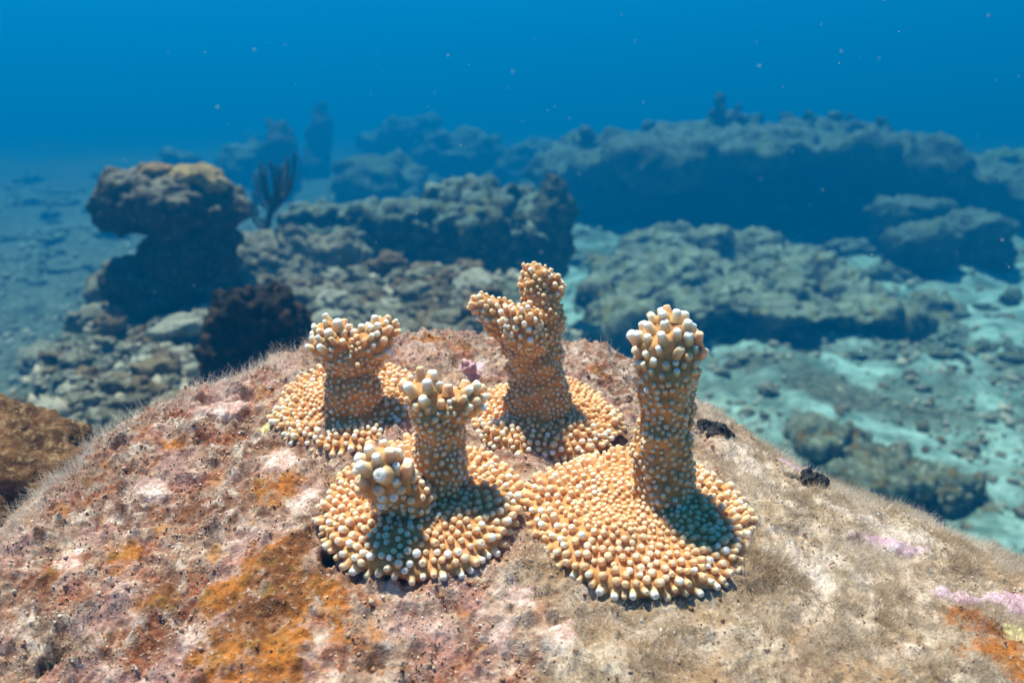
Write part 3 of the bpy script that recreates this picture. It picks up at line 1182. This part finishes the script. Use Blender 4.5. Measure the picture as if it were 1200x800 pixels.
mr = mpp(Yr)
add("stem", tube(curve([(312, 280), (314, 262), (319, 245)], Yr), 4.2 * mr, 3.4 * mr), M_WHIP, root)
WH = [([(319, 246), (310, 228), (306, 210), (305, 192)], .02), ([(319, 246), (322, 224), (320, 205), (316, 190)], -.03), ([(320, 248), (333, 232), (338, 208), (337, 186)], .03),
      ([(320, 248), (326, 232), (329, 212), (330, 196)], -.02), ([(324, 240), (338, 226), (344, 204), (345, 180)], -.05), ([(314, 262), (303, 256), (299, 240), (297, 226)], .02),
      ([(312, 268), (300, 262), (296, 250), (295, 238)], -.02), ([(317, 240), (312, 222), (312, 204)], .05), ([(328, 236), (335, 224), (341, 212)], .04), ([(319, 246), (314, 226), (310, 206), (311, 196)], -.06), ([(321, 248), (330, 226), (334, 206), (333, 192)], .06), ([(318, 250), (306, 236), (301, 216), (300, 204)], .04), ([(322, 244), (326, 222), (325, 202), (323, 194)], .01)]
for pix, dy in WH:
    add("whip", tube(curve(pix, Yr, 14, dy), 2.5 * mr, 1.4 * mr), M_WHIP, root)

# ------------------------------------------------------------------ reef ledges
def ledge(name, label, cat, shapes, voxel, layers, mat, extra=None):
    me = blob(name, shapes, voxel, 4)
    roughen(me, layers)
    o = add(name, me, mat)
    tag(o, label, cat)
    return o


# middle ledge with an upright lobe at its end
Ym = 2.95
root = empty("reef_ledge", at(510, 330, Ym))
tag(root, "low reef ledge with a shaded face and an upright lobe at one end", "reef")


def Q(px, py, rx, ry, dY=0.0, depth=None, tilt=0.0):
    return E(px, py, rx, ry, dY, depth, Ym, tilt)


me = blob("ledge", [Q(410, 268, 60, 15, .05, 80), Q(495, 256, 75, 20, .1, 110), Q(560, 258, 60, 24, .1, 100), Q(360, 262, 30, 10, .1, 40), Q(480, 300, 100, 50, .2, 90), Q(570, 300, 75, 55, .2, 80), Q(530, 340, 90, 45, .2, 80),
                    Q(600, 285, 60, 45, .1, 70), Q(540, 232, 40, 14, .25, 60), Q(380, 262, 34, 16, 0, 50)], .012, 4)
roughen(me, [('f', 4, .06, 1), ('f', 9, .04, 8), ('w', 18, .035, 2), ('w', 34, .018, 3), ('f', 45, .012, 4)])
add("ledge", me, M_LEDGE, root)
me = blob("lobe", [Q(643, 262, 22, 36, .0, 26), Q(648, 222, 13, 20, .0, 16), Q(655, 246, 16, 30, .05, 20), Q(668, 245, 7, 14, .05, 10), Q(632, 290, 30, 40, .05, 36)], .009, 3)
roughen(me, [('f', 9, .022, 5), ('f', 34, .014, 6)])
add("lobe", me, mat_reef("lobe_crust", (0.04, 0.04, 0.025), (0.12, 0.12, 0.06), (0.20, 0.20, 0.12), 9, bump=.02), root)

# long far ledge
Yf = 5.9


def F(px, py, rx, ry, dY=0.0, depth=None, tilt=0.0):
    return E(px, py, rx, ry, dY, depth, Yf, tilt)


root = empty("reef_ledge", at(870, 270, Yf))
tag(root, "long high reef wall in deep blue shade along the far side of the sand", "reef")
me = blob("ledge", [F(760, 184, 90, 18, .5, 170), F(840, 174, 110, 20, .5, 170), F(930, 172, 100, 22, .5, 170), F(1010, 186, 90, 22, .4, 150), F(700, 192, 60, 18, .4, 110), F(665, 200, 40, 14, .3, 80), F(720, 180, 40, 10, .35, 60),
                    F(760, 232, 96, 46, .5, 110), F(860, 236, 100, 50, .5, 110), F(960, 236, 96, 50, .4, 100), F(1050, 236, 90, 42, .3, 100), F(1115, 238, 84, 46, .2, 90), F(1185, 258, 84, 48, .1, 90), F(1260, 276, 90, 48, .0, 90), F(690, 225, 50, 32, .5, 70),
                    F(900, 160, 60, 9, .6, 70), F(1095, 204, 70, 16, .3, 110), F(1165, 222, 70, 16, .2, 110), F(1240, 242, 70, 18, .1, 110)], .030, 4)
roughen(me, [('f', 1.5, .10, 11), ('f', 4, .06, 15), ('w', 9, .05, 12), ('w', 20, .030, 13), ('f', 30, .02, 14)])
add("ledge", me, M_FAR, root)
# growths on its top
for px, py, rx, ry, dY in ((850, 130, 20, 18, .5), (868, 142, 22, 10, .5), (832, 146, 18, 9, .5), (985, 144, 14, 12, .5), (1040, 150, 10, 14, .4), (690, 160, 16, 8, .3), (775, 150, 18, 7, .5), (935, 138, 20, 8, .3), (1010, 152, 16, 8, .2)):
    sh = [F(px + random.uniform(-.8, .8) * rx, py + random.uniform(-.7, .7) * ry, rx * random.uniform(.18, .35), ry * random.uniform(.25, .5), dY + random.uniform(-.1, .1)) for _ in range(11)] + [F(px, py + ry, rx * .8, ry * .7, dY)]
    me = blob("growth", sh, .018, 2)
    roughen(me, [('f', 10, .05, px), ('w', 16, .03, px)])
    add("growth", me, M_FARSOFT if ry > 12 else M_FAR, root)

# sloping table reef with an overhang
Yt = 3.1


def T(px, py, rx, ry, Y, depth=None, tilt=0.0):
    return E(px, py, rx, ry, 0, depth, Y, tilt)


me = blob("table_reef", [T(775, 338, 80, 11, 3.55, 110, .20), T(860, 330, 90, 10, 3.7, 130, .20), T(940, 344, 85, 10, 3.65, 120, .18), T(1010, 362, 50, 10, 3.6, 90, .1), T(1080, 368, 40, 8, 3.7, 70), T(810, 300, 80, 8, 4.2, 100, .1), T(890, 304, 70, 8, 4.2, 100, .1),
                         T(925, 350, 95, 8, 3.35, 70, .12), T(985, 360, 50, 8, 3.35, 60, .1),
                         T(720, 375, 44, 26, 3.1, 56), T(690, 392, 32, 22, 3.05, 44), T(768, 388, 46, 22, 3.2, 56), T(745, 352, 36, 18, 3.3, 56), T(812, 358, 36, 12, 3.3, 56), T(870, 380, 86, 34, 4.25, 50), T(945, 384, 80, 34, 4.25, 50), T(800, 415, 60, 30, 3.7, 60),
                         T(1045, 378, 26, 16, 3.45, 46), T(830, 285, 26, 12, 4.1, 30), T(905, 312, 22, 12, 3.9, 26), T(700, 350, 20, 12, 3.25, 30)], .013, 4)
roughen(me, [('f', 3, .07, 21), ('f', 7, .035, 25), ('w', 13, .024, 22), ('w', 30, .016, 23), ('f', 40, .012, 24)])
o = add("table_reef", me, mat_reef("table_crust", (0.03, 0.032, 0.022), (0.09, 0.09, 0.06), (0.16, 0.16, 0.11), 8, spots=(0.24, 0.20, 0.06), bump=0.02, lit_top=(0.46, 0.52, 0.38)))
tag(o, "sloping mottled table reef with a dark overhang just beyond the club-shaped coral", "reef")

# two coral heads out on the sand
for (px, py, rx, ry, Y, lab) in ((1135, 272, 44, 26, 4.7, "flat-topped coral head with a ringed crown out on the sand"),
                                 (1075, 285, 40, 26, 4.5, "lumpy wedge-shaped coral head next to the flat-topped one"),
                                 (1065, 250, 46, 20, 5.1, "pale crusted hump under the long reef wall")):
    root = empty("coral_outcrop", at(px, py + ry, Y))
    tag(root, lab, "coral head")
    me = blob("stalk", [E(px, py + 14, rx * .9, ry * 1.2, 0, rx * .7, Y), E(px + 6, py + 26, rx * .95, ry, .05, rx * .7, Y)], .018, 4)
    roughen(me, [('f', 6, .06, px), ('w', 14, .03, px)])
    add("stalk", me, M_LEDGE, root)
    me = blob("cap", [E(px, py - 4, rx * 1.05, ry * .55, 0, rx * 1.0, Y, -.12), E(px - rx * .3, py - 2, rx * .6, ry * .5, -.05, rx * .8, Y), E(px + rx * .4, py - 6, rx * .6, ry * .45, .05, rx * .8, Y)], .016, 3)
    roughen(me, [('f', 5, .04, px + 1), ('w', 16, .035, px + 2), ('f', 40, .012, px)])
    add("cap", me, M_FAR, root)

# dim shapes far off in the blue
FARS = [(328, 185, 20, 42, 7.6, "tall squarish dark pillar of reef standing far off behind the sea rod"),
        (374, 150, 13, 28, 9.5, "faint slim reef pillar standing behind the squarish one"),
        (445, 205, 52, 22, 6.6, "dark blocky reef mound on the sand above the low ledge"),
        (282, 182, 26, 14, 8.0, "faint hump of reef between the mushroom coral head and the squarish pillar"),
        (205, 188, 28, 10, 7.5, "faint low hump of reef rising over the mushroom coral head"),
        (540, 172, 46, 12, 9.0, "faint low mound on the far sand before the open water"),
        (620, 180, 30, 14, 8.6, "faint rounded mound where the long reef wall begins"),
        (1185, 190, 30, 14, 6.8, "greenish rounded mound at the far end of the long reef wall"),
        (480, 150, 40, 10, 11.0, "palest lowest mound fading into the open water")]
for i, (px, py, rx, ry, Y, lab) in enumerate(FARS):
    sh = [E(px, py, rx * .8, ry * .85, 0, rx * .8, Y), E(px, py + ry * .7, rx, ry * .8, 0, rx, Y), E(px, py + ry * 1.7, rx * 1.25, ry * .8, 0, rx, Y)]
    for _ in range(5):
        sh.append(E(px + random.uniform(-.6, .6) * rx, py + random.uniform(-.8, .5) * ry, rx * .4, ry * .4, random.uniform(-.2, .2), rx * .5, Y))
    me = blob("reef_mound", sh, .035, 3)
    roughen(me, [('f', 3, .11, 40 + i), ('w', 8, .08, 50 + i), ('w', 18, .03, 60 + i)])
    g = M_FAR if i not in (0, 1) else M_FARSOFT
    if i == 7:
        g = mat_reef("green_crust", (0.07, 0.10, 0.03), (0.20, 0.28, 0.08), (0.34, 0.40, 0.16), 5, bump=.04)
    tag(add("reef_mound", me, g), lab, "reef", "dim reef shapes far off in the water")

# low lumps of reef dotted over the sea floor
LUMPS = []
for i in range(6):
    sh = [((random.uniform(-.6, .6), random.uniform(-.5, .5), random.uniform(-.1, .25)), (random.uniform(.3, .6), random.uniform(.3, .6), random.uniform(.2, .45))) for _ in range(7)]
    me = blob("reef_lump", sh, .055, 3)
    roughen(me, [('f', 1.3, .22, 400 + i), ('w', 3.2, .16, 410 + i), ('w', 7, .09, 420 + i), ('f', 9, .05, 430 + i)])
    me.materials.append(M_LEDGE)
    LUMPS.append(me)
rl = random.Random(12)
ZONES = [(16, (640, 262, 1200, 330), (14, 34), "low dark reef lump between the long reef wall and the table reef"),
         (12, (1000, 330, 1210, 440), (12, 30), "low reef lump on the sand before the flat-topped coral outcrop"),
         (12, (560, 190, 700, 300), (9, 20), "small hazy reef lump between the low ledge and the long reef wall"),
         (14, (340, 172, 640, 225), (10, 26), "faint reef lump on the sand behind the low ledge"),
         (30, (0, 185, 135, 330), (7, 22), "small dark lump on the sand flat beyond the mushroom-shaped coral"),
         (16, (130, 160, 1200, 185), (8, 22), "palest reef lump at the limit of sight")]
for n, bx, (s0, s1), lab in ZONES:
    for _ in range(n):
        px, py = rl.uniform(bx[0], bx[2]), rl.uniform(bx[1], bx[3])
        p = floor_hit(px, py, .6, 16)
        sc_ = rl.uniform(s0, s1) * mpp(p.y)
        o = bpy.data.objects.new("reef_lump", LUMPS[rl.randrange(6)])
        o.location = p + Vector((0, 0, -.05 * sc_))
        o.scale = (sc_ * rl.uniform(.9, 1.5), sc_, sc_ * rl.uniform(.5, .95))
        o.rotation_euler = (0, 0, rl.uniform(0, 6.28))
        COL.objects.link(o)
        tag(o, lab, "reef", lab.replace("reef lump", "reef lumps").replace("dark lump", "dark lumps"))

# mossy rock at the foot of the boulder
Yk = 1.75
me = blob("mossy_rock", [E(1030, 560, 60, 26, 0, 60, Yk), E(1085, 578, 56, 28, .05, 60, Yk), E(1000, 530, 45, 16, .1, 60, Yk), E(1060, 612, 110, 40, .05, 80, Yk), E(1125, 612, 46, 26, 0, 60, Yk), E(960, 508, 36, 12, .15, 50, Yk)], .007, 4)
roughen(me, [('f', 8, .03, 31), ('w', 20, .028, 32), ('w', 45, .014, 33), ('f', 70, .007, 34)])
o = add("mossy_rock", me, mat_reef("mossy_crust", (0.05, 0.06, 0.045), (0.18, 0.20, 0.14), (0.36, 0.40, 0.31), 12, spots=(0.20, 0.13, 0.04), bump=.012))
tag(o, "low mossy brown rock on the sand at the foot of the broad boulder", "rock")

# ------------------------------------------------------------------ rubble stones
SHAPES = (("rounded", .62, (.42, .20, .08)), ("knobbly", .70, (.35, .55, .22)), ("flat", .34, (.55, .25, .12)))
TONES = (("grey-green", M_STONE),
         ("pale", mat_reef("pale_limestone", (0.20, 0.20, 0.15), (0.40, 0.39, 0.31), (0.56, 0.55, 0.46), 20, bump=0.008)),
         ("brownish", mat_reef("brown_limestone", (0.07, 0.05, 0.03), (0.20, 0.15, 0.09), (0.34, 0.27, 0.17), 20, bump=0.008)))
STONES = {}
for i, (shape, fl, amp) in enumerate(SHAPES):
    for j, (tone, mt) in enumerate(TONES):
        for k in range(2):
            bm = bmesh.new()
            bmesh.ops.create_icosphere(bm, subdivisions=4, radius=1)
            me = bpy.data.meshes.new("rubble_stone")
            bm.to_mesh(me)
            bm.free()
            q = i * 10 + j * 3 + k
            roughen(me, [('f', .9, amp[0], 200 + q), ('w', 1.4, amp[1], 230 + q), ('f', 3.6, amp[2], 260 + q), ('w', 4.5, .10, 290 + q)])
            me.materials.append(mt)
            STONES[(shape, tone, k)] = me

PLACES = [((425, 372), "behind the two-knobbed coral"), ((520, 350), "below the low ledge"), ((400, 300), "near the top of the heap beside the low ledge"),
          ((330, 320), "between the sea rod and the dark ragged rock"), ((170, 420), "under the mushroom-shaped coral"), ((60, 395), "at the outer edge of the rubble slope"),
          ((60, 480), "just above the small brown boulder"), ((215, 470), "in front of the dark ragged rock"), ((140, 340), "beside the mushroom coral stalk"),
          ((1080, 420), "on the bright sand patch"), ((880, 440), "beyond the club-shaped coral"), ((1100, 340), "before the flat-topped coral outcrop"), ((1150, 560), "on the sand past the mossy rock"),
          ((1000, 480), "on the sand above the mossy rock")]
SLOTS = []
rs = random.Random(5)


def stones(n, box, smin, smax, cond=None, sink=.25, wt=(6, 1, 3)):
    made = tries = 0
    while made < n and tries < n * 60:
        tries += 1
        px, py = rs.uniform(box[0], box[2]), rs.uniform(box[1], box[3])
        p = floor_hit(px, py)
        if cond and not cond(px, py, p): continue
        s = smin + (smax - smin) * rs.random() ** 2.2
        big = s > smin + .45 * (smax - smin)
        s *= mpp(p.y)
        if any((p - q).length < .72 * (s + t) for q, t in SLOTS): continue
        SLOTS.append((p, s))
        shape, flat, _ = rs.choice(SHAPES)
        tone = rs.choices([t[0] for t in TONES], wt)[0]
        o = bpy.data.objects.new("rubble_stone", STONES[(shape, tone, rs.randrange(2))])
        o.location = p + Vector((0, 0, s * (flat - 2 * sink * flat)))
        o.rotation_euler = (rs.uniform(-.35, .35), rs.uniform(-.35, .35), rs.uniform(0, 6.28))
        o.scale = (s * rs.uniform(.8, 1.3), s * rs.uniform(.8, 1.2), s * flat * rs.uniform(.8, 1.3))
        COL.objects.link(o)
        place = min(PLACES, key=lambda q: (q[0][0] - px) ** 2 + 2 * (q[0][1] - py) ** 2)[1]
        lab = "%s %s %s rubble stone %s" % ("large" if big else "small", shape, tone, place)
        tag(o, lab, "stone", "rubble stones " + place)
        made += 1


on_mound = lambda px, py, p: p.y < 2.6 and p.z > -.66
stones(125, (290, 275, 570, 395), 9, 28, on_mound)
stones(110, (0, 340, 330, 510), 8, 30, on_mound)
stones(50, (840, 330, 1200, 620), 5, 15, lambda px, py, p: p.x > .1, .3)

# finer rubble all over the sea floor
rk = np.random.default_rng(77)
Yr_ = .8 + 7.5 * rk.random(30000) ** 1.6
Xr_ = (rk.random(30000) - .5) * 1.5 * Yr_
zr, mr_ = floor_z(Xr_, Yr_)
Pr = np.c_[Xr_, Yr_, np.zeros(len(Xr_))]
kp_ = rk.random(len(Xr_)) < np.clip(.25 + .7 * mr_ + .8 * fbm(Pr, 1.6, 3, .5, 301), .08, 1)
Xr_, Yr_, zr, mr_ = Xr_[kp_], Yr_[kp_], zr[kp_], mr_[kp_]
szr = (.0045 + .002 * Yr_) * np.exp(.5 * rk.normal(size=len(Xr_)))
s_ = NT("rubble_grain", .9, .15)
s_.col(s_.mix(s_.attr("tone"), (0.12, 0.105, 0.07), (0.52, 0.48, 0.38)))
o = crumbs("rubble", np.c_[Xr_, Yr_, zr + szr * .2], np.minimum(szr, .03), np.clip(.5 + .3 * rk.normal(size=len(Xr_)), 0, 1), rk, s_.m)
smooth(o.data)
tag(o, "fine broken coral rubble strewn over the seabed", "rubble", kind="stuff")

# ------------------------------------------------------------------ drifting specks in the water
n_ = 260
px = rk.uniform(-100, 1300, n_)
py = rk.uniform(-40, 430, n_)
dY = .45 + 1.6 * rk.random(n_) ** 1.5
cen = np.array([at(a, b, c) for a, b, c in zip(px, py, dY)])
s_ = NT("speck", .6, .3)
s_.col((.6, .62, .6))
o = crumbs("marine_snow", cen, (.00022 * dY / .6) * np.exp(.5 * rk.normal(size=n_)) * 1.4, np.ones(n_), rk, s_.m)
tag(o, "tiny white specks drifting in the blue water", "specks", kind="stuff")

# ------------------------------------------------------------------ the water itself
bm = bmesh.new()
bmesh.ops.create_cube(bm, size=1.0)
me = bpy.data.meshes.new("haze")
bm.to_mesh(me)
bm.free()
hz = bpy.data.materials.new("sea_water")
hz.use_nodes = True
t = hz.node_tree
t.nodes.remove(t.nodes["Principled BSDF"])
pv = t.nodes.new("ShaderNodeVolumePrincipled")
pv.inputs["Density"].default_value = HAZE_DENSITY
pv.inputs["Color"].default_value = (*HAZE_COLOR, 1)
pv.inputs["Anisotropy"].default_value = 0.3
pv.inputs["Absorption Color"].default_value = (*HAZE_ABSORB, 1)
t.links.new(pv.outputs[0], t.nodes["Material Output"].inputs["Volume"])
o = bpy.data.objects.new("haze", me)
me.materials.append(hz)
BOT = float(fz.min()) - 1.3
o.scale = (170, 180, HAZE_TOP - BOT)
o.location = (0, 20, (HAZE_TOP + BOT) / 2)
COL.objects.link(o)
tag(o, "blue sea water filling the whole scene", "water", kind="stuff")
